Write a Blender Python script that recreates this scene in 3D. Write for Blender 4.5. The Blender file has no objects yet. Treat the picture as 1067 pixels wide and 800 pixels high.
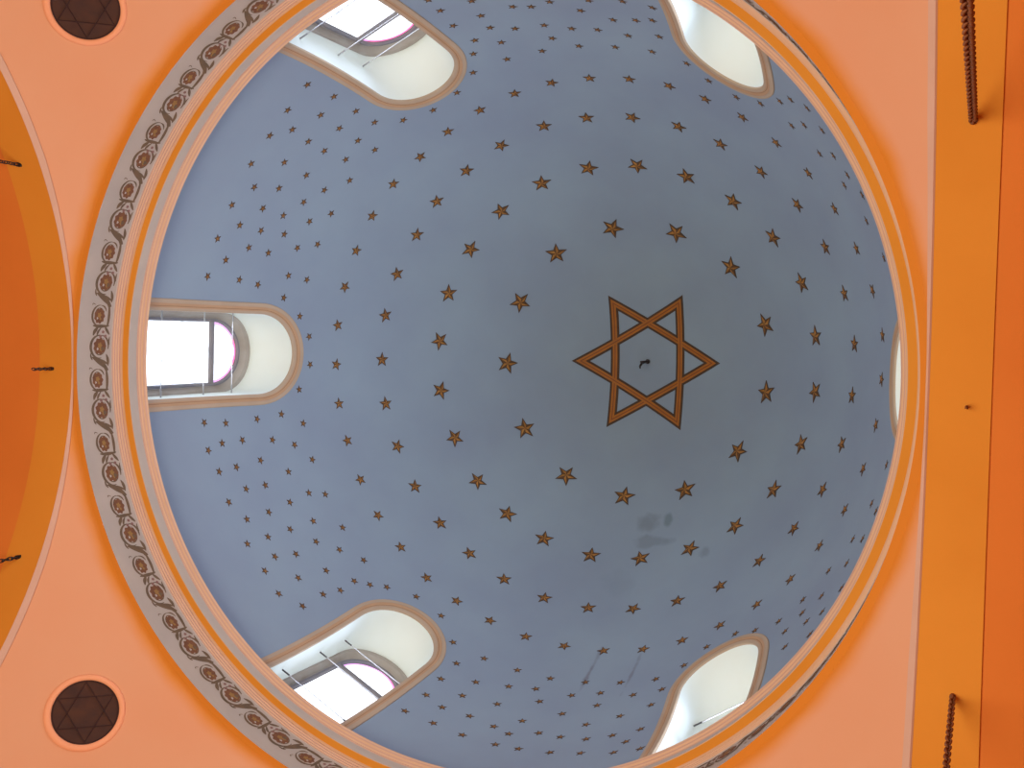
import bpy, bmesh, math, random
from math import sin, cos, pi, radians, degrees, sqrt, hypot, atan2
from mathutils import Vector, Matrix
random.seed(11)
S = 6.0                      # metres per model unit (radius of the drum opening)
E0 = 1.6                     # eye height; the floor is z = 0
COL = bpy.context.scene.collection
def P(x, y, z): return Vector((x*S, y*S, z*S+E0))
FL = -E0/S

# ---------------------------------------------------------------- materials
def srgb(r, g, b):
    f = lambda c: c/12.92 if c <= .04045 else ((c+.055)/1.055)**2.4
    return (f(r/255), f(g/255), f(b/255), 1)
def mat(name, c, c2=None, rough=.85, scale=1.2, bump=.05, emit=None, estr=0, metal=0, bscale=60):
    m = bpy.data.materials.new(name); m.use_nodes = True
    nt = m.node_tree; N = nt.nodes; L = nt.links; b = N['Principled BSDF']
    b.inputs['Roughness'].default_value = rough; b.inputs['Metallic'].default_value = metal
    b.inputs['Specular IOR Level'].default_value = .25
    g = N.new('ShaderNodeNewGeometry')
    n = N.new('ShaderNodeTexNoise'); n.inputs['Scale'].default_value = scale; n.inputs['Detail'].default_value = 5
    L.new(g.outputs['Position'], n.inputs['Vector'])
    r = N.new('ShaderNodeMapRange'); r.inputs['From Min'].default_value = .3; r.inputs['From Max'].default_value = .7
    L.new(n.outputs['Fac'], r.inputs['Value'])
    mx = N.new('ShaderNodeMix'); mx.data_type = 'RGBA'; mx.name = 'basemix'
    mx.inputs[6].default_value = c; mx.inputs[7].default_value = c2 or c
    L.new(r.outputs['Result'], mx.inputs[0]); L.new(mx.outputs[2], b.inputs['Base Color'])
    if bump:
        n2 = N.new('ShaderNodeTexNoise'); n2.inputs['Scale'].default_value = bscale; n2.inputs['Detail'].default_value = 3
        L.new(g.outputs['Position'], n2.inputs['Vector'])
        bp = N.new('ShaderNodeBump'); bp.inputs['Strength'].default_value = bump; bp.inputs['Distance'].default_value = .02
        L.new(n2.outputs['Fac'], bp.inputs['Height']); L.new(bp.outputs['Normal'], b.inputs['Normal'])
    if emit:
        b.inputs['Emission Color'].default_value = emit; b.inputs['Emission Strength'].default_value = estr
    return m

SKY1, SKY2 = (.248, .318, .366, 1), (.222, .276, .336, 1)
M = {}
M['dome'] = mat('blue_plaster', SKY1, SKY2, scale=.55)
M['peach'] = mat('peach_paint', (.665, .33, .175, 1), (.66, .30, .150, 1), scale=.5)
M['peach_plain'] = mat('peach_moulding', (.80, .36, .18, 1), (.78, .33, .165, 1), scale=.5)
M['orange'] = mat('orange_paint', (.68, .27, .030, 1), (.63, .235, .022, 1), scale=.6)
M['deep'] = mat('deep_orange_paint', (.68, .205, .030, 1), (.62, .175, .024, 1), scale=.5)
M['pale'] = mat('pale_stone_paint', (.44, .375, .295, 1), (.39, .345, .28, 1), scale=1.5)
M['pink'] = mat('pinkish_moulding', (.54, .33, .225, 1), (.50, .305, .205, 1), scale=1.5)
M['edge'] = mat('pale_pink_edge', (.60, .37, .26, 1), (.56, .34, .235, 1), scale=1.5)
M['cream'] = mat('cream_line', (.63, .40, .24, 1), (.59, .375, .22, 1))
M['frame'] = mat('tan_stone', (.45, .34, .225, 1), (.41, .305, .20, 1), scale=2)
M['frame2'] = mat('tan_stone_dark', (.47, .29, .155, 1), (.42, .26, .14, 1), scale=2)
M['frame3'] = mat('tan_stone_groove', (.30, .17, .09, 1), (.26, .15, .08, 1), scale=2)
M['reveal'] = mat('white_plaster', (.74, .80, .73, 1), (.70, .77, .71, 1), scale=.8)
M['iron'] = mat('dark_iron', (.055, .055, .06, 1), (.09, .085, .085, 1), rough=.5, metal=.3)
M['steel'] = mat('grey_steel', (.42, .44, .44, 1), (.5, .5, .5, 1), rough=.4, metal=.2)
M['steel_dull'] = mat('dull_grey_steel', (.26, .27, .27, 1), (.32, .33, .32, 1), rough=.6)
M['leadframe'] = mat('grey_window_frame', (.16, .16, .18, 1), (.22, .20, .19, 1), scale=3)
M['splay'] = mat('brown_grey_surround', (.36, .33, .28, 1), (.29, .25, .20, 1), scale=2)
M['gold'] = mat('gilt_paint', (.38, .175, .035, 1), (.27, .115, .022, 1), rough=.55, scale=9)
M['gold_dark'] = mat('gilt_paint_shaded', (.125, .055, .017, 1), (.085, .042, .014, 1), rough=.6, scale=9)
M['brown'] = mat('brown_outline', (.085, .048, .024, 1), (.065, .040, .024, 1), scale=6)
M['hexa'] = mat('amber_paint', (.37, .125, .014, 1), (.30, .10, .014, 1), rough=.6, scale=4)
M['hexa_line'] = mat('rust_line', (.20, .055, .014, 1), (.18, .06, .012, 1), rough=.6, scale=5)
M['scroll'] = mat('scroll_brown', (.165, .105, .055, 1), (.12, .085, .05, 1), scale=8)
M['scroll_core'] = mat('scroll_rust', (.20, .085, .035, 1), (.14, .06, .03, 1), scale=14)
M['scroll_gold'] = mat('scroll_gold', (.30, .17, .05, 1), (.25, .13, .04, 1), scale=14)
M['rosette_pink'] = mat('scroll_plum', (.25, .13, .10, 1), (.2, .1, .08, 1))
M['chain'] = mat('rusty_chain', (.22, .075, .025, 1), (.15, .05, .018, 1), rough=.6, scale=12)
M['hook'] = mat('black_iron', (.02, .02, .02, 1), (.05, .03, .02, 1), rough=.5)
M['grille'] = mat('dark_brown_panel', (.075, .030, .016, 1), (.048, .022, .016, 1), scale=5)
M['grille_line'] = mat('dark_lattice', (.035, .014, .014, 1), (.045, .018, .014, 1))
M['floor'] = mat('stone_floor', (.45, .36, .28, 1), (.38, .3, .24, 1), scale=1)
M['glass'] = mat('daylit_glass', (.8, .85, .9, 1), emit=(.93, .95, 1, 1), estr=1.15, bump=0)
M['glass_pink'] = mat('pink_border_glass', (.8, .2, .4, 1), emit=(1, .25, .42, 1), estr=1.0, bump=0)
M['glass_edge'] = mat('mottled_edge_glass', (.5, .6, .7, 1), emit=(.75, .82, 1, 1), estr=1.1, bump=0)

# faint leaf flecks inside the daylit panes
def flecks(m):
    nt = m.node_tree; N = nt.nodes; L = nt.links; b = N['Principled BSDF']
    g = N['Geometry'] if 'Geometry' in N else N.new('ShaderNodeNewGeometry')
    v = N.new('ShaderNodeTexNoise'); v.inputs['Scale'].default_value = 5; v.inputs['Detail'].default_value = 3
    L.new(g.outputs['Position'], v.inputs['Vector'])
    r = N.new('ShaderNodeMapRange'); r.inputs['From Min'].default_value = .60; r.inputs['From Max'].default_value = .68
    L.new(v.outputs['Fac'], r.inputs['Value'])
    mx = N.new('ShaderNodeMix'); mx.data_type = 'RGBA'; mx.inputs[6].default_value = (.93, .95, 1, 1); mx.inputs[7].default_value = (.36, .40, .42, 1)
    L.new(r.outputs['Result'], mx.inputs[0]); L.new(mx.outputs[2], b.inputs['Emission Color'])
flecks(M['glass'])
def border_mix(m):
    nt = m.node_tree; N = nt.nodes; L = nt.links; b = N['Principled BSDF']; g = N['Geometry']
    v = N.new('ShaderNodeTexNoise'); v.inputs['Scale'].default_value = 1.3
    L.new(g.outputs['Position'], v.inputs['Vector'])
    r = N.new('ShaderNodeMapRange'); r.inputs['From Min'].default_value = .44; r.inputs['From Max'].default_value = .56
    L.new(v.outputs['Fac'], r.inputs['Value'])
    mx = N.new('ShaderNodeMix'); mx.data_type = 'RGBA'; mx.inputs[6].default_value = (1, .16, .42, 1); mx.inputs[7].default_value = (.62, .50, .95, 1)
    L.new(r.outputs['Result'], mx.inputs[0]); L.new(mx.outputs[2], b.inputs['Emission Color'])
border_mix(M['glass_pink'])

# orange running round the crown of the pendentives, fading into peach
def ring_fade(m, c_in, r0, r1):
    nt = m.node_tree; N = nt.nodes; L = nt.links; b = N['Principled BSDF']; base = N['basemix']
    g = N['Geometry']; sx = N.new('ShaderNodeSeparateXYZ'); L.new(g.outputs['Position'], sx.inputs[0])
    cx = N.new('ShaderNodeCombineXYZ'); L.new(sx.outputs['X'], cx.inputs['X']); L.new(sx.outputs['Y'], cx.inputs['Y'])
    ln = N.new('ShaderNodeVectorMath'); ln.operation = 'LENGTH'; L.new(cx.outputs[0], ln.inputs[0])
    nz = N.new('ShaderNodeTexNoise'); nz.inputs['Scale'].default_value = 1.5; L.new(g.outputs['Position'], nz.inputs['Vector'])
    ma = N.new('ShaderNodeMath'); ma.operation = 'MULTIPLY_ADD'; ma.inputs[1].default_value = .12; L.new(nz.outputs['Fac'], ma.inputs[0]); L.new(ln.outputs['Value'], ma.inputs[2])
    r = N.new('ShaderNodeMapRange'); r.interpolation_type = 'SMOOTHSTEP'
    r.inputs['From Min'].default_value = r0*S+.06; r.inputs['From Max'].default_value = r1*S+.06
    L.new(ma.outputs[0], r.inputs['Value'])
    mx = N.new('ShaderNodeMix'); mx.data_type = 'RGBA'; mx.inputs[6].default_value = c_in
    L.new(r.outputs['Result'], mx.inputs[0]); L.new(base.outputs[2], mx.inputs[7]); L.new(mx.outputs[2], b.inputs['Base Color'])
ring_fade(M['peach'], (.63, .22, .022, 1), 1.014, 1.050)

# stains and thin drip marks in the blue plaster
def stain(m, blobs):
    nt = m.node_tree; N = nt.nodes; L = nt.links; b = N['Principled BSDF']; g = N['Geometry']
    nz = N.new('ShaderNodeTexNoise'); nz.inputs['Scale'].default_value = 2.2; nz.inputs['Detail'].default_value = 6
    L.new(g.outputs['Position'], nz.inputs['Vector'])
    prev = N['basemix'].outputs[2]
    for (c, rad, col, amt, sq) in blobs:
        mp = N.new('ShaderNodeVectorMath'); mp.operation = 'SUBTRACT'; L.new(g.outputs['Position'], mp.inputs[0]); mp.inputs[1].default_value = P(*c)
        sc = N.new('ShaderNodeVectorMath'); sc.operation = 'MULTIPLY'; L.new(mp.outputs[0], sc.inputs[0]); sc.inputs[1].default_value = sq
        ln = N.new('ShaderNodeVectorMath'); ln.operation = 'LENGTH'; L.new(sc.outputs[0], ln.inputs[0])
        dv = N.new('ShaderNodeMath'); dv.operation = 'DIVIDE'; L.new(ln.outputs['Value'], dv.inputs[0]); dv.inputs[1].default_value = rad*S
        ad = N.new('ShaderNodeMath'); ad.operation = 'MULTIPLY_ADD'; L.new(nz.outputs['Fac'], ad.inputs[0]); ad.inputs[1].default_value = 2.4; L.new(dv.outputs[0], ad.inputs[2])
        r = N.new('ShaderNodeMapRange'); r.inputs['From Min'].default_value = 1.55; r.inputs['From Max'].default_value = 2.05
        r.inputs['To Min'].default_value = amt; r.inputs['To Max'].default_value = 0
        L.new(ad.outputs[0], r.inputs['Value'])
        mx = N.new('ShaderNodeMix'); mx.data_type = 'RGBA'; L.new(r.outputs['Result'], mx.inputs[0]); L.new(prev, mx.inputs[6]); mx.inputs[7].default_value = col
        prev = mx.outputs[2]
    L.new(prev, b.inputs['Base Color'])
D_ = (.14, .165, .175, 1)
stain(M['dome'], [((.085, .535, 3.645), .05, D_, .5, (1, 1, 1)), ((.160, .514, 3.648), .028, (.12, .165, .17, 1), .6, (1.6, .8, .8)),
                  ((.126, .588, 3.59), .055, D_, .42, (.6, 1.5, 1.5)), ((.32, .58, 3.5), .03, D_, .4, (1, 1, 1)),
                  ((.089, .876, 3.08), .09, (.15, .15, .18, 1), .7, (8, .8, .8)), ((.22, .861, 3.05), .09, (.15, .15, .18, 1), .6, (9, .8, .8)),
                  ((.05, .70, 3.44), .07, (.17, .215, .25, 1), .2, (1, 1, 1))])

# ---------------------------------------------------------------- builders
class MB:
    def __init__(s): s.v = []; s.f = []; s.m = []
    def add(s, vs, fs, mi=0):
        o = len(s.v); s.v += [tuple(v) for v in vs]; s.f += [tuple(o+i for i in f) for f in fs]; s.m += [mi]*len(fs)
    def grid(s, rows, mi=0, closed=False, flip=False):
        n = len(rows[0]); o = len(s.v)
        for r in rows: s.v += [tuple(v) for v in r]
        for i in range(len(rows)-1):
            for j in range(n if closed else n-1):
                k = (j+1) % n; f = (o+i*n+j, o+i*n+k, o+(i+1)*n+k, o+(i+1)*n+j)
                s.f.append(f[::-1] if flip else f); s.m.append(mi[i] if isinstance(mi, (list, tuple)) else mi)
    def tube(s, pts, r, n=8, mi=0, closed=False, cap=True):
        pts = [Vector(p) for p in pts]; rings = []; N = len(pts)
        up = Vector((0, 0, 1)); d0 = (pts[1]-pts[0]).normalized()
        if abs(d0.z) > .9: up = Vector((1, 0, 0))
        for i, p in enumerate(pts):
            a = pts[(i-1) % N] if (closed or i > 0) else p; b = pts[(i+1) % N] if (closed or i < N-1) else p
            d = (b-a).normalized(); x = d.cross(up).normalized(); y = d.cross(x)
            rr = r[i] if isinstance(r, (list, tuple)) else r
            rings.append([p+x*cos(2*pi*k/n)*rr+y*sin(2*pi*k/n)*rr for k in range(n)])
        if closed: rings.append(rings[0])
        s.grid(rings, mi, closed=True)
        if cap and not closed:
            s.add(rings[0], [tuple(range(n))], mi); s.add(rings[-1], [tuple(range(n))[::-1]], mi)
    def build(s, name, mats, parent=None, smooth=False, loc=None):
        me = bpy.data.meshes.new(name)
        vs = s.v
        if loc is not None: vs = [(v[0]-loc[0], v[1]-loc[1], v[2]-loc[2]) for v in vs]
        me.from_pydata(vs, [], s.f)
        for k in (mats if isinstance(mats, (list, tuple)) else [mats]): me.materials.append(M[k])
        me.polygons.foreach_set('material_index', s.m)
        if smooth: me.polygons.foreach_set('use_smooth', [True]*len(s.f))
        me.update()
        o = bpy.data.objects.new(name, me); COL.objects.link(o)
        if loc is not None and parent is None: o.location = loc
        if parent is not None: o.parent = parent
        return o
def tag(o, label=None, cat=None, group=None, kind=None):
    if label: o['label'] = label
    if cat: o['category'] = cat
    if group: o['group'] = group
    if kind: o['kind'] = kind
    return o
def empty(name, loc=(0, 0, 0)):
    o = bpy.data.objects.new(name, None); COL.objects.link(o); o.location = loc; o.empty_display_size = .2; return o
def bevel_weighted(o, angle=35):
    me = o.data
    me.polygons.foreach_set('use_smooth', [True]*len(me.polygons))
    me.set_sharp_from_angle(angle=radians(angle))

# ---------------------------------------------------------------- dome
HS, HC, RD = 2.4254, 1.4576, .987
def rho(z):
    t = (z-HS)/HC; return RD*sqrt(max(0, 1-t*t)) if t > 0 else RD
def dome_pt(az, z, off=0):
    """point on the dome, off = distance towards the inside"""
    r = rho(z); t = (z-HS)
    n = Vector((-r/RD**2, 0, -t/HC**2)); n.normalize()
    q = Vector((r, 0, z))+n*off
    return P(q.x*cos(az), q.x*sin(az), q.z)
# windows: azimuth in degrees (building frame)
WZ = [(180.8, 'left'), (119.4, 'lower left'), (57.4, 'lower right'), (.1, 'right'), (-59.6, 'upper right'), (-117.0, 'upper left')]
WW, WS, WH, WB = .122, 2.885, .137, 2.418
def outline(off, n=28, full=False):
    """window outline (tangential, z) at distance off outside the opening"""
    w = WW+off; h = WH+off*1.25; pts = [(w, WB-(off if full else 0)), ]
    for k in range(1, 14): pts.append((w, WB+(WS-WB)*k/14))
    for k in range(n+1):
        a = pi*k/n; c = cos(a); s_ = sin(a)
        pts.append((w*c, WS+h*(s_**.97 if s_ > 0 else 0)))
    for k in range(13, -1, -1): pts.append((-w, WB+(WS-WB)*k/14))
    return pts
def in_window(az, z, off):
    for a, _ in WZ:
        d = (az-radians(a)+pi) % (2*pi)-pi
        if abs(d) > .6: continue
        t = sin(d)*rho(z); w = WW+off; h = WH+off*1.25
        if abs(t) < w and z < WS and z > WB-off: return True
        if z >= WS and (t/w)**2+((z-WS)/h)**2 < 1: return True
    return False
mb = MB(); NA = 900; zs = []
k = 0
NZ = 230
for i in range(NZ+1):
    th = (pi/2)*i/NZ; zs.append(HS+HC*sin(th))
zs = [2.38, 2.40]+zs[:-1]
keep = [[in_window(2*pi*j/NA, z, .012) for j in range(NA)] for z in zs]
for z in zs:
    mb.v += [tuple(dome_pt(2*pi*j/NA, z)) for j in range(NA)]
for i in range(len(zs)-1):
    for j in range(NA):
        q = (j+1) % NA
        if keep[i][j] and keep[i][q] and keep[i+1][j] and keep[i+1][q]: continue
        mb.f.append((i*NA+j, (i+1)*NA+j, (i+1)*NA+q, i*NA+q)); mb.m.append(0)
o = len(mb.v); mb.v.append(tuple(P(0, 0, HS+HC))); b = (len(zs)-1)*NA
for j in range(NA): mb.f.append((b+j, o, b+(j+1) % NA)); mb.m.append(0)
dome = mb.build('ceiling', 'dome', smooth=True)
tag(dome, 'tall grey-blue plaster dome above the cornice, pierced by round-headed windows', 'dome', kind='structure')

# ---------------------------------------------------------------- windows
def frame3(az):
    a = radians(az); n = Vector((cos(a), sin(a), 0)); t = Vector((-sin(a), cos(a), 0)); return n, t
def on_dome(az, t, z, off=0):
    """point of the dome surface at tangential offset t from the window axis"""
    r = rho(z); al = math.asin(max(-1, min(1, t/r))); return dome_pt(radians(az)+al, z, off)
def wpt(az, r, t, z):
    n, tt = frame3(az); q = n*r+tt*t; return P(q.x, q.y, z)
PANE_R = 1.086
for wi, (az, nm) in enumerate(WZ):
    w = empty('window_%d' % (wi+1), wpt(az, .95, 0, WB))
    tag(w, 'round-headed dome window on the %s side, tan moulded surround and white reveal' % nm, 'window', kind='structure')
    w0 = w.location
    # moulded surround on the dome face
    prof = [(-.0005, -.004, 0), (0, .0035, 0), (.0035, .0052, 0), (.0090, .0055, 1), (.0125, .0040, 2), (.0140, .0038, 1), (.0175, .0058, 1), (.0215, .0058, 0), (.0240, .0044, 0), (.0275, .0042, 0), (.0305, .0046, 0), (.0330, .0030, 0), (.0335, -.002, 0)]
    mb = MB(); rows = []
    for (of, h, mi) in prof:
        rows.append([on_dome(az, t, z, h)-w0 for t, z in outline(of)])
    mb.grid(rows, [p_[2] for p_ in prof[:-1]])
    fo = mb.build('surround', ['frame', 'frame2', 'frame3'], w); bevel_weighted(fo, 50)
    # white reveal cut through the shell
    rows = []
    ol = outline(0)
    for kf in (0, .2, .4, .6, .8, 1):
        r_ = []
        for t, z in ol:
            r0 = sqrt(max(0, rho(z)**2-t*t))-.002; rr = r0+(1.060-r0)*kf
            r_.append(wpt(az, rr, t, z)-w0)
        rows.append(r_)
    mb = MB(); mb.grid(rows, 0)
    s0 = [[r[0], r[-1]] for r in rows]; mb.grid(s0, 0)
    ro = mb.build('reveal', 'reveal', w); bevel_weighted(ro, 40)
    # splayed brown-grey inner surround from the reveal to the pane
    mb = MB(); rows = []
    def o2(wd, zsv, h, zb):
        pts = [(wd, zb+(zsv-zb)*k/10) for k in range(10)]
        pts += [(wd*cos(pi*k/28), zsv+h*sin(pi*k/28)) for k in range(29)]
        pts += [(-wd, zb+(zsv-zb)*k/10) for k in range(9, -1, -1)]
        return pts
    steps = [(.123, 2.885, .138, 2.417, 1.060), (.116, 2.872, .133, 2.425, 1.062), (.106, 2.860, .132, 2.435, 1.078), (.102, 2.857, .131, 2.44, 1.079)]
    for (wd, zsv, h, zb, rr) in steps: rows.append([wpt(az, rr, t, z)-w0 for t, z in o2(wd, zsv, h, zb)])
    mb.grid(rows, 0); mb.grid([[r[0], r[-1]] for r in rows], 0)
    so = mb.build('inner_surround', 'splay', w); bevel_weighted(so, 40)
    # dark casement frame with transom
    mb = MB()
    rows = [[wpt(az, rr, t, z)-w0 for t, z in o2(wd, zsv, h, zb)] for (wd, zsv, h, zb, rr) in
            [(.1035, 2.857, .133, 2.438, 1.083), (.1025, 2.857, .132, 2.439, 1.076), (.0965, 2.855, .127, 2.446, 1.076), (.0945, 2.855, .125, 2.448, 1.083), (.0945, 2.855, .125, 2.448, 1.090)]]
    mb.grid(rows, 0); mb.grid([[r[0], r[-1]] for r in rows], 0)
    sec = [(1.090, 2.845), (1.078, 2.846), (1.075, 2.851), (1.075, 2.857), (1.078, 2.862), (1.090, 2.863)]
    mb.grid([[wpt(az, r_, t, z)-w0 for r_, z in sec] for t in (-.097, .097)], 0, closed=True)
    for zz in (2.55, 2.65, 2.75):          # thin glazing bars are swallowed by the glare; slim lead lines
        pass
    cf = mb.build('casement', 'leadframe', w)
    # panes
    def pane(name, pts, m):
        mb = MB(); c = Vector((0, 0, 0))
        vs = [wpt(az, PANE_R, t, z)-w0 for t, z in pts]
        mb.add(vs, [tuple(range(len(vs)))]); return mb.build(name, m, w)
    pane('lower_pane', [(-.093, 2.449), (.093, 2.449), (.093, 2.847), (-.093, 2.847)], 'glass')
    ins = .008
    arc = [((.095-ins)*cos(pi*k/28), 2.858+(.122-ins)*sin(pi*k/28)) for k in range(29)]
    pane('lunette_pane', arc, 'glass')
    mb = MB()
    arc2 = [(.0955*cos(pi*k/28), 2.857+.1235*sin(pi*k/28)) for k in range(29)]
    mb.grid([[wpt(az, PANE_R, t, z)-w0 for t, z in arc], [wpt(az, PANE_R, t, z)-w0 for t, z in arc2]], 0)
    bo = mb.build('pink_glass_border', 'glass_pink', w); bo['label'] = 'pink stained glass border of the lunette'
    # tie bars with wall sleeves
    for zb in (2.544, 2.731, 2.867):
        ww_ = WW
        mb = MB()
        mb.tube([wpt(az, 1.014, -ww_-.002, zb)-w0, wpt(az, 1.014, ww_+.002, zb)-w0], .0013*S, 8)
        for sg in (-1, 1):
            mb.tube([wpt(az, 1.014, sg*(ww_+.003), zb)-w0, wpt(az, 1.014, sg*(ww_-.026), zb)-w0], .0023*S, 8, mi=1)
        mb.build('tie_bar', ['steel', 'iron' if nm.startswith('lower') else 'steel_dull'], w, smooth=False)

# ---------------------------------------------------------------- cornice, frieze
def lathe(name, prof, mats, mis, n=540):
    mb = MB()
    mb.grid([[P(r*cos(2*pi*j/n), r*sin(2*pi*j/n), z) for j in range(n)] for r, z in prof], mis, closed=True, flip=True)
    o = mb.build(name, mats); bevel_weighted(o, 30); return o
# frieze band with painted scrollwork
mb = MB(); n = 540
pf = [(1.0165, 2.2095), (1.0, 2.2095), (1.0, 2.3305)]
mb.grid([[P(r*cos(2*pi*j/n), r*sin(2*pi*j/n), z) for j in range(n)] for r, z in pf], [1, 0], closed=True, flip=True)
PER = 2*pi/38; PH = radians(182.04)
def uv(x, y, k, lift=.0006):
    az = PH-((y-100)/670+k)*PER; z = 2.2575+(x-152)/163*.0600
    r = 1.0-lift; return P(r*cos(az), r*sin(az), z)
def ribbon(k, pts, w0_, w1_, mi, lift=.0006):
    rows = []
    for i, (x, y) in enumerate(pts):
        a = pts[max(0, i-1)]; b = pts[min(len(pts)-1, i+1)]; dx, dy = b[0]-a[0], b[1]-a[1]; L_ = hypot(dx, dy) or 1
        t = i/(len(pts)-1)
        w = (w0_[0]+(w0_[1]-w0_[0])*sin(pi*t))*1.5
        nx, ny = -dy/L_*w/2, dx/L_*w/2
        rows.append([uv(x+nx, y+ny, k, lift), uv(x-nx, y-ny, k, lift)])
    mb.grid(rows, mi)
def arc_pts(cx, cy, rx, ry, a0, a1, n=16, shrink=1.0):
    return [(cx+rx*(1+(shrink-1)*i/n)*cos(radians(a0+(a1-a0)*i/n)), cy+ry*(1+(shrink-1)*i/n)*sin(radians(a0+(a1-a0)*i/n))) for i in range(n+1)]
def blob(k, cx, cy, rx, ry, lob, amp, mi, lift):
    n_ = max(10, lob*4); vs = [uv(cx, cy, k, lift)]
    for i in range(n_):
        a = 2*pi*i/n_; q = 1+amp*cos(lob*a); vs.append(uv(cx+rx*q*cos(a), cy+ry*q*sin(a), k, lift))
    mb.add(vs, [(0, 1+i, 1+(i+1) % n_) for i in range(n_)], mi)
def bez(a, b, c, n_=10): return [((1-t)**2*a[0]+2*t*(1-t)*b[0]+t*t*c[0], (1-t)**2*a[1]+2*t*(1-t)*b[1]+t*t*c[1]) for t in [i/n_ for i in range(n_+1)]]
for k in range(38):
    # large scroll round its flower
    ribbon(k, arc_pts(232, 95, 84, 122, 75, 290, 20, .97), (4, 16), 0, 2)
    ribbon(k, arc_pts(232, 95, 62, 100, -60, 165, 18, .8), (3, 9), 0, 2)
    ribbon(k, arc_pts(240, 85, 80, 110, -80, 20, 10), (5, 12), 0, 2)
    blob(k, 236, 90, 58, 84, 9, .10, 3, .0008); blob(k, 236, 84, 20, 30, 5, .25, 4, .0010); blob(k, 250, 128, 14, 18, 4, .2, 4, .0010); blob(k, 214, 120, 9, 14, 3, .2, 0, .0011); blob(k, 226, 40, 17, 22, 4, .2, 3, .0009); blob(k, 262, 118, 16, 20, 3, .2, 2, .0011)
    # acanthus wedge
    ribbon(k, bez((165, 205), (250, 250), (320, 345)), (8, 34), 0, 2)
    ribbon(k, bez((200, 215), (290, 250), (322, 290)), (4, 16), 0, 2, .0007)
    ribbon(k, bez((300, 175), (325, 230), (318, 300)), (4, 18), 0, 2, .0007)
    ribbon(k, bez((255, 265), (300, 300), (305, 375)), (4, 22), 0, 2, .0008)
    ribbon(k, bez((150, 165), (150, 210), (168, 236)), (4, 10), 0, 2, .0007)
    # stem beside the small scroll
    ribbon(k, bez((300, 330), (318, 440), (298, 560), 14), (9, 17), 0, 2)
    ribbon(k, arc_pts(214, 440, 67, 108, 70, 275, 20, 1.0), (4, 13), 0, 2)
    ribbon(k, bez((220, 333), (265, 335), (278, 395)), (3, 10), 0, 2)
    ribbon(k, bez((140, 335), (138, 300), (170, 330)), (2, 6), 0, 2)
    ribbon(k, arc_pts(214, 440, 44, 78, 150, 330, 14), (2, 7), 0, 2, .0008)
    blob(k, 216, 445, 49, 78, 9, .10, 3, .0008); blob(k, 214, 436, 18, 27, 5, .25, 4, .0010); blob(k, 226, 476, 10, 14, 4, .2, 4, .0010); blob(k, 196, 470, 8, 12, 3, .2, 0, .0011); blob(k, 200, 396, 12, 16, 4, .2, 3, .0009)
    # leaf junction and berry cluster
    ribbon(k, bez((160, 545), (220, 560), (318, 545)), (6, 24), 0, 2)
    ribbon(k, bez((215, 560), (180, 590), (168, 650)), (5, 22), 0, 2, .0007)
    ribbon(k, bez((275, 550), (300, 600), (325, 640)), (5, 17), 0, 2, .0007)
    ribbon(k, bez((240, 570), (205, 610), (205, 650)), (4, 14), 0, 2, .0008)
    for cx, cy in ((262, 612), (238, 660), (286, 655)): blob(k, cx, cy, 13, 15, 5, .15, 5, .0008)
    ribbon(k, bez((330, 660), (318, 700), (330, 745)), (3, 9), 0, 2)
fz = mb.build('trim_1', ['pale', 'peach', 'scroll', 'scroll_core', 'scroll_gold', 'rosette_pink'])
tag(fz, 'pale frieze band round the dome base painted with brown scrolling leaves and rosettes', 'frieze', kind='structure')
prof = [(1.0, 2.3300), (.9985, 2.3315), (.9985, 2.3365), (.9965, 2.3380), (.9965, 2.3430), (.9945, 2.3445), (.9945, 2.3500), (.9920, 2.3515), (.9920, 2.3565), (.9895, 2.3580), (.9880, 2.3600),
        (.9700, 2.3600), (.9685, 2.3605), (.9680, 2.3620), (.9680, 2.3900), (.9660, 2.3915), (.9660, 2.3945), (.9630, 2.3965), (.9610, 2.4005), (.9570, 2.4025), (.9550, 2.4065), (.9535, 2.4090), (.9535, 2.4120), (.99, 2.4130)]
mis = [0, 1, 2, 1, 2, 1, 2, 1, 2, 2, 3, 2, 4, 4, 1, 1, 2, 1, 2, 1, 2, 2, 4]
cn = lathe('trim_2', prof, ['pale', 'pink', 'cream', 'orange', 'pale'], mis)
tag(cn, 'stepped peach cornice ring with an orange stripe between frieze and blue dome', 'cornice', kind='structure')

# ---------------------------------------------------------------- pendentives, arches, vaults
DD, ZC, RA = 1.016, 1.07, 1.14
RS2 = RA*RA+DD*DD
SIDE = {0: 'right', 1: 'bottom', 2: 'left', 3: 'top'}
CORN = {0: 'lower_right', 1: 'lower_left', 2: 'upper_left', 3: 'upper_right'}
for q in range(4):
    mb = MB(); rows = []; nf, nt_ = 120, 60
    base = q*pi/2
    for j in range(nt_+1):
        r_ = []
        for i in range(nf+1):
            ph = (pi/2)*i/nf
            m_ = max(cos(ph), sin(ph)); rb = DD/m_
            rb = max(rb, DD+.0002); zt = 2.212; rt = sqrt(RS2-(zt-ZC)**2); zb = ZC+sqrt(max(0, RS2-rb*rb))
            zb = min(zb, zt-.0001)
            z = zt+(zb-zt)*j/nt_; r = sqrt(RS2-(z-ZC)**2)
            r_.append(P(r*cos(base+ph), r*sin(base+ph), z))
        rows.append(r_)
    mb.grid(rows, 0)
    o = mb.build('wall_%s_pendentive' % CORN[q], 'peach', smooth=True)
    tag(o, 'peach curved pendentive at the %s corner between cornice and arches' % CORN[q].replace('_', ' '), 'wall', kind='structure')
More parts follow.
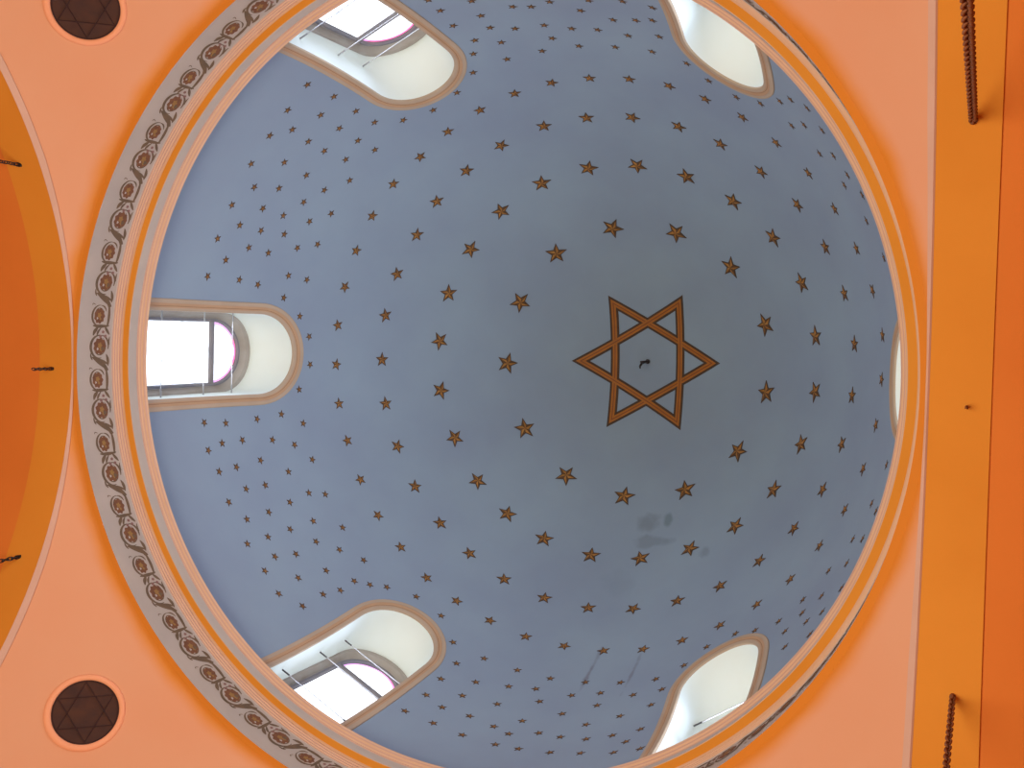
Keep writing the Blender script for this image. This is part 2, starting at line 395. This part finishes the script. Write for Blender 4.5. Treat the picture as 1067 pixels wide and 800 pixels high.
def prof_arch(w, r, n=64):
    a0 = math.asin(min(1, w/r)); pts = [(w, FL), (w, (FL+ZC+r*cos(a0))/2)]
    pts += [(r*sin(a0-2*a0*k/n), ZC+r*cos(a0-2*a0*k/n)) for k in range(n+1)]
    pts += [(-w, (FL+ZC+r*cos(a0))/2), (-w, FL)]
    return pts
D2, D3 = 1.122, 2.35
for s_ in range(4):
    a = s_*pi/2; ca, sa = cos(a), sin(a)
    R_ = lambda x, y, z: P(x*ca-y*sa, x*sa+y*ca, z)
    nm = SIDE[s_]
    p1 = prof_arch(DD, RA); p2 = prof_arch(DD+.005, RA+.005)
    mb = MB()
    mb.grid([[R_(x, y, z) for y, z in p1] for x in (DD, DD+.05, D2)], 0)
    mb.grid([[R_(D2, y, z) for y, z in p1], [R_(D2, y, z) for y, z in p2]], 0)
    o = mb.build('wall_%s_arch' % nm, 'orange'); bevel_weighted(o, 30)
    tag(o, 'yellow-orange underside of the great arch on the %s side' % nm, 'arch', kind='structure')
    mb = MB()
    mb.grid([[R_(x, y, z) for y, z in p2] for x in (D2, 1.4, 1.8, D3)], 0)
    c_ = R_(D3, 0, 1.0); vs = [R_(D3, y, z) for y, z in p2]
    mb.add(vs+[c_], [(i, i+1, len(vs)) for i in range(len(vs)-1)]+[(len(vs)-1, 0, len(vs))], 0)
    o = mb.build('wall_%s' % nm, 'deep'); bevel_weighted(o, 30)
    tag(o, 'deep orange vault and wall beyond the %s arch' % nm, 'wall', kind='structure')
    # pale edge moulding round the arch, on the pendentive face
    mb = MB(); a0 = math.asin(DD/RA)*.995; rows = [[], [], [], []]; NN = 120
    for k in range(NN+1):
        th = -a0+2*a0*k/NN; f = min(1, max(0, (abs(degrees(th))-3)/22)); wd = .0035+.0085*f
        y, z = RA*sin(th), ZC+RA*cos(th)
        x2 = DD-wd; r2 = sqrt(RS2-x2*x2); y2, z2 = r2*sin(th), min(ZC+r2*cos(th), 2.2115)
        nrm = Vector((DD, y, z-ZC)).normalized()*.004
        rows[0].append(R_(DD+.0006, y*.9995, ZC+(z-ZC)*.9995)); rows[1].append(R_(DD-nrm.x, y-nrm.y, z-nrm.z-.0004)); rows[2].append(R_(x2-nrm.x, y2-nrm.y, z2-nrm.z)); rows[3].append(R_(x2, y2, z2))
    mb.grid(rows, 0)
    o = mb.build('trim_%d' % (3+s_), 'edge'); bevel_weighted(o, 35)
    tag(o, 'pale pink edge moulding following the %s arch' % nm, 'moulding', kind='structure')
mb = MB(); f_ = 2.4
mb.add([P(-f_, -f_, FL), P(f_, -f_, FL), P(f_, f_, FL), P(-f_, f_, FL)], [(0, 1, 2, 3)])
tag(mb.build('floor', 'floor'), 'plain stone floor far below the dome', 'floor', kind='structure')

# ---------------------------------------------------------------- round grilles in the pendentives
for (x, y, nm) in ((-.8245, .8225, 'lower left'), (-.8265, -.8215, 'upper left')):
    c = Vector((x, y, 0)); z = ZC+sqrt(RS2-x*x-y*y)
    nrm = -Vector((x, y, z-ZC)).normalized()                  # towards the inside
    up = Vector((0, 0, 1)); tx = Vector((-y, x, 0)).normalized(); ty = nrm.cross(tx).normalized()
    ce = Vector((x, y, z))
    root = empty('round_grille', P(*ce))
    tag(root, 'dark brown round grille with six-pointed star tracery in the %s peach pendentive' % nm, 'grille', 'round grilles in the pendentives')
    def gp(a, r, h):
        q = tx*cos(a)*r+ty*sin(a)*r; d = ce+q
        s2 = RS2-(d.x**2+d.y**2); dd = Vector((d.x, d.y, ZC+sqrt(s2)))   # drop on the sphere
        return (dd+nrm*h)*S-ce*S
    mb = MB(); nn = 72
    prof = [(.0755, .0015), (.0765, .0050), (.080, .0062), (.0850, .0062), (.0885, .0045), (.0905, .0020), (.0915, -.002)]
    mb.grid([[gp(2*pi*k/nn, r, h) for k in range(nn)] for r, h in prof], 0, closed=True)
    o = mb.build('rim', 'peach_plain', root); bevel_weighted(o, 60)
    mb = MB()
    rows = [[gp(2*pi*k/nn, r, .0018) for k in range(nn)] for r in (.0775, .055, .03, .0001)]
    mb.grid(rows, 0, closed=True)
    mb.build('panel', 'grille', root)
    iu = Vector((0, -1, 0)); UA = atan2(ty.dot(iu), tx.dot(iu))
    mb = MB()
    for tri in range(2):
        vv = [gp(UA+tri*pi/3+2*pi*k/3, .071, .0030) for k in range(3)]
        for k in range(3): mb.tube([vv[k], vv[(k+1) % 3]], .0010*S, 6)
    mb.tube([gp(2*pi*k/40, .073, .003) for k in range(40)], .0010*S, 6, closed=True)
    mb.build('star_tracery', 'grille_line', root)

# ---------------------------------------------------------------- central six-pointed star
HR = .2690
HX, HY = .0115, .001
root = empty('six_pointed_star', P(0, 0, HS+HC))
tag(root, 'large amber six-pointed star outlined in brown at the crown of the dome', 'star')
def dz(x, y, off=0):
    r = hypot(x, y); z = HS+HC*sqrt(1-(r/RD)**2); return Vector((x*S, y*S, (z-off)*S+E0))-root.location
def tri_mesh(name, rot, lift):
    bw = .0335
    vs = [Vector((HR*cos(rot+2*pi*k/3), HR*sin(rot+2*pi*k/3))) for k in range(3)]
    def inner(d): # parallel inset triangle vertices
        rr = HR-2*d; return [Vector((rr*cos(rot+2*pi*k/3), rr*sin(rot+2*pi*k/3))) for k in range(3)]
    mb = MB(); NS = 24
    # distances across the band, heights, materials between them
    pr = [(0, 0.0008), (.0007, .0016), (.0068, .0018), (.0074, .0026), (.0134, .0034), (.0140, .0030), (.0172, .0030), (.0178, .0034), (.0238, .0026), (.0244, .0018), (.0305, .0016), (.0312, .0008)]
    mi = [0, 0, 0, 1, 1, 2, 1, 1, 0, 0, 0]
    loops = []
    for d, h in pr:
        V = inner(d); lp = []
        for k in range(3):
            a, b = V[k], V[(k+1) % 3]
            for i in range(NS):
                q = a.lerp(b, i/NS); lp.append(dz(q.x+HX, q.y+HY, h+lift))
        loops.append(lp)
    mb.grid(loops, mi, closed=True)
    return mb.build(name, ['brown', 'hexa', 'hexa_line'], root)
tri_mesh('triangle', radians(-.6), 0); tri_mesh('triangle', radians(59.4), .0004)

# hanging hook at the crown
mb = MB(); c0 = P(0, 0, HS+HC)
pts = [Vector((0, 0, .02)), Vector((0, 0, -.12)), Vector((.01, .01, -.30)), Vector((.0, .03, -.46)), Vector((-.01, .09, -.56)), Vector((-.02, .13, -.50))]
mb.tube(pts, [.022, .03, .022, .026, .024, .016], 8)
mb.tube([Vector((0, 0, -.0)), Vector((0, 0, -.03))], .05, 12)
for k in range(10): mb.tube([Vector((.032*cos(a), .032*sin(a)*.4, -.06-k*.045)) for a in [2*pi*i/8 for i in range(8)]], .010, 5, closed=True)
o = mb.build('ceiling_hook', 'hook'); o.location = c0+Vector((.06, .0, 0))
tag(o, 'small black iron hook hanging inside the six-pointed star at the dome crown', 'hook')

# ---------------------------------------------------------------- chains under the side arches
def link_mb(mb, c, ax, L_, w, r, mi=0):
    """one oval link, long axis vertical, lying in the plane of ax and z"""
    pts = []
    for k in range(14):
        a = 2*pi*k/14; pts.append(c+ax*(w*cos(a))+Vector((0, 0, (L_/2)*sin(a))))
    mb.tube(pts, r, 6, mi, closed=True)
def chain(x, y, z, length, width, name, label, cat, group=None, mt='chain', pitch=.085):
    top = P(x, y, z)
    mb = MB(); o_ = Vector((0, 0, 0))
    n = int(length/pitch)
    for k in range(n):
        a = (pi/4 if k % 2 else -pi/4)+.15
        ax = Vector((cos(a), sin(a), 0)); c = Vector((0, 0, -.10-k*pitch))
        link_mb(mb, c, ax, pitch*1.55, width*.5, width*.17)
    root = empty(name, top)
    mb.build('links', mt, root, smooth=True)
    pb = MB()
    pb.tube([Vector((0, 0, .03)), Vector((0, 0, -.02))], width*.55, 14)
    pb.tube([Vector((0, width*.5*cos(a), -.05+.055*sin(a))) for a in [2*pi*i/12 for i in range(12)]], width*.16, 6, closed=True)
    pb.build('ceiling_eye', mt, root, smooth=False)
    tag(root, label, cat, group); return root
zs_ = lambda y: ZC+sqrt(RA*RA-y*y)
G = 'long chains hanging from the side arches'
chain(1.076, -.470, zs_(.470), 9.5, .082, 'hanging_chain', 'thick rusty brown chain hanging from the upper end of the right arch', 'chain', G)
chain(1.077, .523, zs_(.523), 9.5, .062, 'hanging_chain', 'thinner brown chain hanging from the lower end of the right arch', 'chain', G)
chain(-1.078, -.478, zs_(.478), 9.5, .050, 'hanging_chain', 'dark chain leaving the picture on the upper part of the left arch', 'chain', G, 'hook')
chain(-1.078, .484, zs_(.484), 9.5, .050, 'hanging_chain', 'dark chain leaving the picture on the lower part of the left arch', 'chain', G, 'hook')
G = 'short hooks at the crowns of the side arches'
chain(-1.078, .021, zs_(.02), .33, .045, 'arch_hook', 'short black chain stub hanging at the crown of the left arch', 'hook', G, 'hook', pitch=.055)
chain(1.081, .027, zs_(.02), .16, .034, 'arch_hook', 'tiny rust brown hook at the crown of the right orange arch', 'hook', G, 'chain', pitch=.07)

# ---------------------------------------------------------------- gilt stars
STARS = [(147.53,3.7157,17),(177.97,3.7155,17),(-154.0,3.7152,18),(-71.62,3.7151,10),(91.8,3.7143,20),(-44.02,3.7138,20),(-99.64,3.7131,19),(119.35,3.713,18),(-126.96,3.711,19),(10.61,3.7092,19),(64.74,3.7089,24),(37.22,3.7088,19),(-16.56,3.7073,25),(-54.41,3.5428,41),(-69.86,3.5404,31),(-38.91,3.5375,19),(154.46,3.537,59),(-84.83,3.5358,21),(81.04,3.5347,2),(6.25,3.5339,2),(139.16,3.5338,72),(-174.67,3.5336,40),(-8.92,3.5335,41),(96.21,3.5333,8),(169.89,3.5332,25),(65.85,3.5328,50),(125.37,3.5325,63),(111.55,3.5325,69),(-23.95,3.5307,41),(-99.49,3.5306,10),(21.12,3.5306,66),(35.91,3.5301,70),(-144.44,3.529,67),(50.94,3.529,0),(-159.67,3.5283,53),(-114.32,3.5249,9),(-129.35,3.5242,4),(-49.97,3.3646,47),(-61.24,3.3611,50),(-71.87,3.3579,66),(-147.33,3.3544,47),(157.11,3.3536,36),(-83.06,3.3534,10),(134.7,3.3516,27),(145.99,3.3514,30),(168.35,3.3505,2),(-38.69,3.3504,36),(124.0,3.3501,30),(179.54,3.35,1),(-94.03,3.3495,64),(69.14,3.3493,24),(-158.38,3.3492,42),(-169.24,3.3474,53),(-27.55,3.3472,61),(79.92,3.3471,43),(113.09,3.3455,55),(-137.45,3.3454,27),(90.86,3.3452,3),(-126.77,3.3448,34),(101.98,3.3439,3),(47.67,3.3438,62),(-104.53,3.3432,6),(-116.1,3.3431,39),(58.36,3.343,18),(-16.74,3.3417,43),(5.09,3.3406,32),(36.94,3.3402,19),(15.67,3.3374,67),(-5.83,3.3333,44),(26.26,3.3329,29),(-130.57,3.19,69),(-65.0,3.1887,57),(161.38,3.1887,66),(-48.52,3.188,62),(178.52,3.1871,12),(-122.32,3.1866,20),(169.8,3.186,2),(152.22,3.1859,65),(-81.0,3.1846,63),(-113.89,3.1845,2),(-172.75,3.1844,54),(-56.7,3.1843,67),(134.72,3.1841,26),(-164.14,3.184,22),(-72.69,3.1838,6),(-89.29,3.1834,63),(143.36,3.1832,58),(-155.71,3.1822,65),(-105.53,3.1816,7),(-97.31,3.1813,13),(-138.86,3.1804,41),(-147.27,3.18,56),(109.02,3.1798,10),(117.49,3.1793,1),(-39.91,3.1787,15),(125.78,3.1763,29),(-31.57,3.1758,68),(91.91,3.1751,30),(100.44,3.1748,72),(83.42,3.1688,71),(58.68,3.1666,8),(66.86,3.165,19),(75.02,3.1646,29),(-23.13,3.1644,48),(50.23,3.1632,21),(33.64,3.1566,11),(41.95,3.1533,32),(-14.98,3.1468,8),(17.24,3.1465,48),(25.38,3.1457,39),(0.88,3.1427,51),(9.02,3.1426,3),(-6.87,3.1265,44),(-58.17,3.1,58),(117.32,3.0957,59),(123.85,3.0944,57),(178.63,3.0894,41),(61.21,3.0888,20),(-63.87,3.0873,47),(55.19,3.0848,42),(-120.7,3.0826,7),(-175.57,3.0823,40),(-114.62,3.0757,17),(-52.96,3.0505,61),(173.63,3.0435,70),(144.03,3.0434,32),(151.62,3.0421,26),(159.14,3.0417,31),(166.7,3.0416,19),(-134.28,3.0411,26),(128.97,3.0411,69),(136.14,3.041,64),(-67.88,3.0397,65),(50.99,3.0389,28),(-171.52,3.0388,71),(-164.02,3.0387,18),(-126.05,3.0383,47),(2.88,3.0381,67),(-2.68,3.0378,35),(-149.79,3.0372,19),(-156.56,3.0369,11),(65.42,3.0366,8),(-142.16,3.0348,35),(-95.21,3.0327,6),(-46.04,3.0322,51),(-81.29,3.0317,67),(-109.22,3.0314,13),(-102.14,3.0304,66),(111.51,3.0299,43),(-88.05,3.0296,5),(-74.34,3.0276,60),(97.57,3.0268,67),(104.51,3.0267,1),(-39.21,3.0234,62),(90.88,3.0226,5),(84.06,3.0205,71),(77.27,3.0142,27),(-32.4,3.011,29),(70.48,3.0039,70),(131.18,2.9978,4),(45.86,2.9938,25),(40.28,2.9919,40),(33.77,2.9914,26),(162.77,2.9912,48),(-25.38,2.9892,40),(140.2,2.9869,67),(152.88,2.9855,17),(-91.97,2.9802,16),(-138.66,2.9744,20),(-152.59,2.9744,22),(26.97,2.9711,19),(-145.84,2.97,69),(-7.26,2.9688,56),(-158.2,2.9682,26),(80.22,2.9674,70),(-168.21,2.9666,7),(-163.82,2.9659,50),(20.42,2.9655,48),(-134.26,2.9653,39),(-129.51,2.9647,34),(169.09,2.9646,15),(7.34,2.9644,66),(-77.84,2.9631,57),(92.2,2.9631,58),(-18.8,2.9618,41),(-43.57,2.96,47),(133.34,2.96,70),(13.84,2.959,6),(107.92,2.9576,59),(-106.49,2.9562,7),(147.38,2.9549,7),(85.27,2.9532,58),(-48.94,2.9511,55),(-100.77,2.9496,9),(-82.98,2.9468,5),(96.95,2.9457,68),(73.84,2.9418,69),(68.57,2.9404,8),(-36.48,2.9401,25),(-87.5,2.94,2),(157.91,2.9397,14),(-32.65,2.9349,35),(-71.84,2.9337,51),(143.46,2.9256,48),(40.77,2.9221,24),(-149.34,2.9208,12),(102.53,2.917,57),(164.46,2.9121,24),(-91.78,2.9111,3),(-28.59,2.9084,1),(90.12,2.9071,57),(44.6,2.9062,19),(79.67,2.9041,6),(152.2,2.9029,33),(-96.85,2.9025,7),(-156.19,2.9017,65),(-104.38,2.9013,68),(36.36,2.9007,13),(29.82,2.8975,21),(137.63,2.8961,45),(133.04,2.8931,57),(20.52,2.8905,35),(25.2,2.8894,29),(-79.23,2.8854,63),(-138.85,2.8845,17),(-46.77,2.8815,64),(-144.36,2.8783,31),(-129.43,2.8774,22),(-133.78,2.8756,60),(-39.79,2.8711,54),(-152.87,2.8702,57),(-75.05,2.8684,9),(168.75,2.8683,30),(-100.46,2.8678,12),(69.59,2.8675,4),(107.82,2.8665,66),(-160.24,2.8658,54),(147.38,2.8586,46),(84.94,2.8581,65),(-166.34,2.8574,18),(96.46,2.8521,61),(161.12,2.8476,32),(-71.92,2.8462,70),(-83.99,2.8448,15),(40.01,2.8436,27),(102.61,2.8377,60),(156.49,2.8367,69),(74.47,2.8356,24),(142.71,2.8311,67),(-43.21,2.8308,54),(133.84,2.8283,38),(151.58,2.8108,39),(-156.53,2.8104,20),(-138.42,2.8092,42),(-91.62,2.8082,4),(-148.28,2.8079,44),(44.48,2.8071,7),(79.69,2.8034,26),(-105.25,2.8015,29),(-100.16,2.7998,67),(90.56,2.7993,70),(36.53,2.7967,14),(165.3,2.7963,52),(31.96,2.7946,14),(-94.41,2.7932,18),(-88.13,2.7924,71),(138.53,2.7865,71),(-159.96,2.7862,45),(-81.54,2.7861,3),(-152.55,2.7844,19),(-165.88,2.782,5),(-133.08,2.781,24),(-143.51,2.7752,40),(107.43,2.773,44),(-129.0,2.769,25),(-75.69,2.7672,65),(147.37,2.7662,27),(-70.8,2.765,67),(98.86,2.7603,14),(156.64,2.7599,27),(103.68,2.7529,60),(143.66,2.7528,45),(86.54,2.7495,59),(160.78,2.7488,33),(168.69,2.7443,1),(94.09,2.744,17),(69.49,2.7367,70),(82.64,2.736,14),(133.58,2.7323,64),(39.18,2.7301,17),(73.99,2.7292,72),(-137.54,2.7272,39),(91.02,2.7238,9),(-156.36,2.7235,59),(78.14,2.7223,0),(151.44,2.7193,9),(-99.4,2.7176,3),(-149.31,2.717,15),(165.3,2.7159,6),(-104.71,2.7121,15),(-162.74,2.7116,58),(141.92,2.6886,50),(137.31,2.6848,69),(147.33,2.6796,20),(160.56,2.678,23),(155.12,2.677,59),(70.94,2.677,67),(102.63,2.6691,49),(-139.95,2.6659,61),(107.66,2.6646,6),(-153.26,2.6643,41),(97.31,2.663,16),(-134.68,2.6624,64),(-145.58,2.6617,34),(169.2,2.6604,46),(91.57,2.6577,71),(164.45,2.6566,34),(-159.34,2.6565,52),(-165.94,2.6563,35),(87.7,2.6544,12),(-129.21,2.6534,13),(82.47,2.6482,60),(-104.59,2.6437,8),(77.47,2.6415,20),(71.93,2.6221,0),(67.56,2.6109,9)]
def star_mesh(name, r, depth, k_in=.80):
    """five-pointed star: brown outline plate and a gilt faceted relief, normal +z, a point on +x"""
    me_ = MB(); vs = []; ri = .42
    for i in range(10):
        q = r if i % 2 == 0 else r*ri; a = pi*i/5; vs.append(Vector((q*cos(a), q*sin(a), 0)))
    base = [v+Vector((0, 0, 0)) for v in vs]; top = [v+Vector((0, 0, depth*.35)) for v in vs]
    me_.grid([base, top], 0, closed=True, flip=True)
    inn = [Vector((v.x*k_in, v.y*k_in, depth*.4)) for v in vs]
    me_.grid([top, inn], 0, closed=True, flip=True)
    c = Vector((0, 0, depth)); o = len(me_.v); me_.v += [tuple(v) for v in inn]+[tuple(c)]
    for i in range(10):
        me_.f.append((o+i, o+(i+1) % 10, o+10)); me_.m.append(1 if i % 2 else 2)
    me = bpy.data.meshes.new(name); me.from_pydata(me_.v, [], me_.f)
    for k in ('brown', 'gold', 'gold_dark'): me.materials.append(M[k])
    me.polygons.foreach_set('material_index', me_.m); me.update(); return me
def cls(z):
    if z > 3.65: return 0
    if z > 3.45: return 1
    if z > 3.28: return 2
    if z > 3.118: return 3
    return 4
RAD = [.0400, .0340, .0262, .0208, .0137]
SM = [star_mesh('gold_star_%s' % n_, r*S, r*S*.16, .78 if r > .03 else .72 if r > .018 else .58) for n_, r in zip(('largest', 'large', 'medium', 'small', 'tiny'), RAD)]
order = ['first', 'second', 'third', 'fourth', 'fifth', 'sixth', 'seventh', 'eighth', 'ninth', 'tenth', 'eleventh', 'twelfth', 'thirteenth', 'fourteenth', 'fifteenth', 'sixteenth', 'seventeenth', 'eighteenth', 'nineteenth', 'twentieth']
def ordn(i):
    if i < 20: return order[i]
    t = {2: 'twenty', 3: 'thirty', 4: 'forty'}[(i+1)//10]; u = (i+1) % 10
    return ({2: 'twentieth', 3: 'thirtieth', 4: 'fortieth'}[(i+1)//10]) if u == 0 else t+'-'+order[u-1]
ringname = ['innermost ring around the six-pointed star', 'second ring out from the centre', 'third ring out from the centre', 'fourth ring out from the centre']
sizeword = ['large', 'fairly large', 'medium', 'smallish']
groups = {}
for s in STARS:
    c = cls(s[1])
    if c < 4:
        key = (c,)
    else:
        a = s[0] % 360; fi = None
        wz = sorted((w[0] % 360, w[1]) for w in WZ)
        for i in range(6):
            a0, n0 = wz[i]; a1, n1 = wz[(i+1) % 6]
            if (a-a0) % 360 < (a1-a0) % 360: fi = (n0, n1)
        rows_ = [2.658, 2.722, 2.79, 2.855, 2.912, 2.963, 3.035, 3.09]
        ri = min(range(8), key=lambda i: abs(rows_[i]-s[1]))
        key = (4, fi, ri)
    groups.setdefault(key, []).append(s)
for key, lst in groups.items():
    c = key[0]
    if c < 4: lst.sort(key=lambda s: (s[0]+5.5+90+1.5) % 360)     # clockwise from the top of the photo
    else:
        a_ = [w[0] for w in WZ if w[1] == key[1][0]][0]; lst.sort(key=lambda s: (s[0]-a_) % 360)
    for i, (az, z, th) in enumerate(lst):
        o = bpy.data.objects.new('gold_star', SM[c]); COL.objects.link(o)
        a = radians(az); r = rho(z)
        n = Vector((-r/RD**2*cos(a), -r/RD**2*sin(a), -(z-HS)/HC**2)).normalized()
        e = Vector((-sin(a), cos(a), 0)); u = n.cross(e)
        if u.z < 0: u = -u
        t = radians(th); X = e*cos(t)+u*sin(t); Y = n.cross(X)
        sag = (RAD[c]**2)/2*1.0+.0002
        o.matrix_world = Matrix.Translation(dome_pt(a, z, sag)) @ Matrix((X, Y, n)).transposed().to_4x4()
        if c < 4:
            tag(o, '%s gold five-pointed star, %s clockwise from the top in the %s' % (sizeword[c], ordn(i), ringname[c].replace('ring around the six-pointed star', 'ring').replace(' out from the centre', '')), 'star', 'gold stars in the %s' % ringname[c])
        else:
            n0, n1 = key[1]; h = lambda s_: s_.replace(' ', '-')
            tag(o, 'tiny gold star between %s and %s windows, %s row from cornice, %s from %s window' % (h(n0), h(n1), ordn(key[2]), ordn(i), h(n0)), 'star', 'tiny gold stars between the %s and %s windows' % (n0, n1))

# ---------------------------------------------------------------- lights
HALL, WINP = 2050, 68
def area(name, loc, target, size, energy, color, shape='DISK'):
    l = bpy.data.lights.new(name, 'AREA'); l.shape = shape; l.size = size; l.energy = energy; l.color = color
    o = bpy.data.objects.new(name, l); COL.objects.link(o); o.location = loc
    o.rotation_euler = (Vector(target)-Vector(loc)).to_track_quat('-Z', 'Y').to_euler(); return o
def point(name, loc, size, energy, color):
    l = bpy.data.lights.new(name, 'POINT'); l.shadow_soft_size = size; l.energy = energy; l.color = color
    o = bpy.data.objects.new(name, l); COL.objects.link(o); o.location = loc; return o
# added soft upward fill near the floor, standing in for unseen hall lamps
area('hall_fill', (1.0, 0, .4), (1.0, 0, 10), 7.0, HALL, (1, .92, .80))
for (az, nm) in WZ:   # sky light entering through each dome window, placed just inside the pane
    n_, t_ = frame3(az)
    l = area('window_daylight', wpt(az, 1.060, 0, 2.70), wpt(az, 0, 0, 2.62), 1.1, WINP*{'right': 2.2, 'upper right': 1.6, 'lower right': 1.6, 'left': .7}.get(nm, .8), (.66, .75, 1), 'RECTANGLE'); l.data.size_y = 2.4; l.data.spread = radians(95)

wd = bpy.data.worlds.new('World'); bpy.context.scene.world = wd; wd.use_nodes = True
wd.node_tree.nodes['Background'].inputs[0].default_value = (.7, .8, 1, 1); wd.node_tree.nodes['Background'].inputs[1].default_value = .3

# ---------------------------------------------------------------- camera
cam = bpy.data.cameras.new('Camera'); co = bpy.data.objects.new('Camera', cam); COL.objects.link(co)
cam.sensor_width = 36; cam.lens = 1180.2/1067*36; cam.clip_end = 200
R = Vector((0.922771, -0.018748, 0.384893)); Dn = Vector((0.034521, 0.998822, -0.034111)); F = Vector((-0.383800, 0.044764, 0.922331))
F.normalize(); R = (R-F*R.dot(F)).normalized(); Dn = F.cross(R)
m = Matrix((R, -Dn, -F)).transposed().to_4x4(); m.translation = P(1.107, -.091, 0)
co.matrix_world = m
bpy.context.scene.camera = co
vs_ = bpy.context.scene.view_settings; vs_.view_transform = 'Standard'; vs_.look = 'None'; vs_.exposure = 0
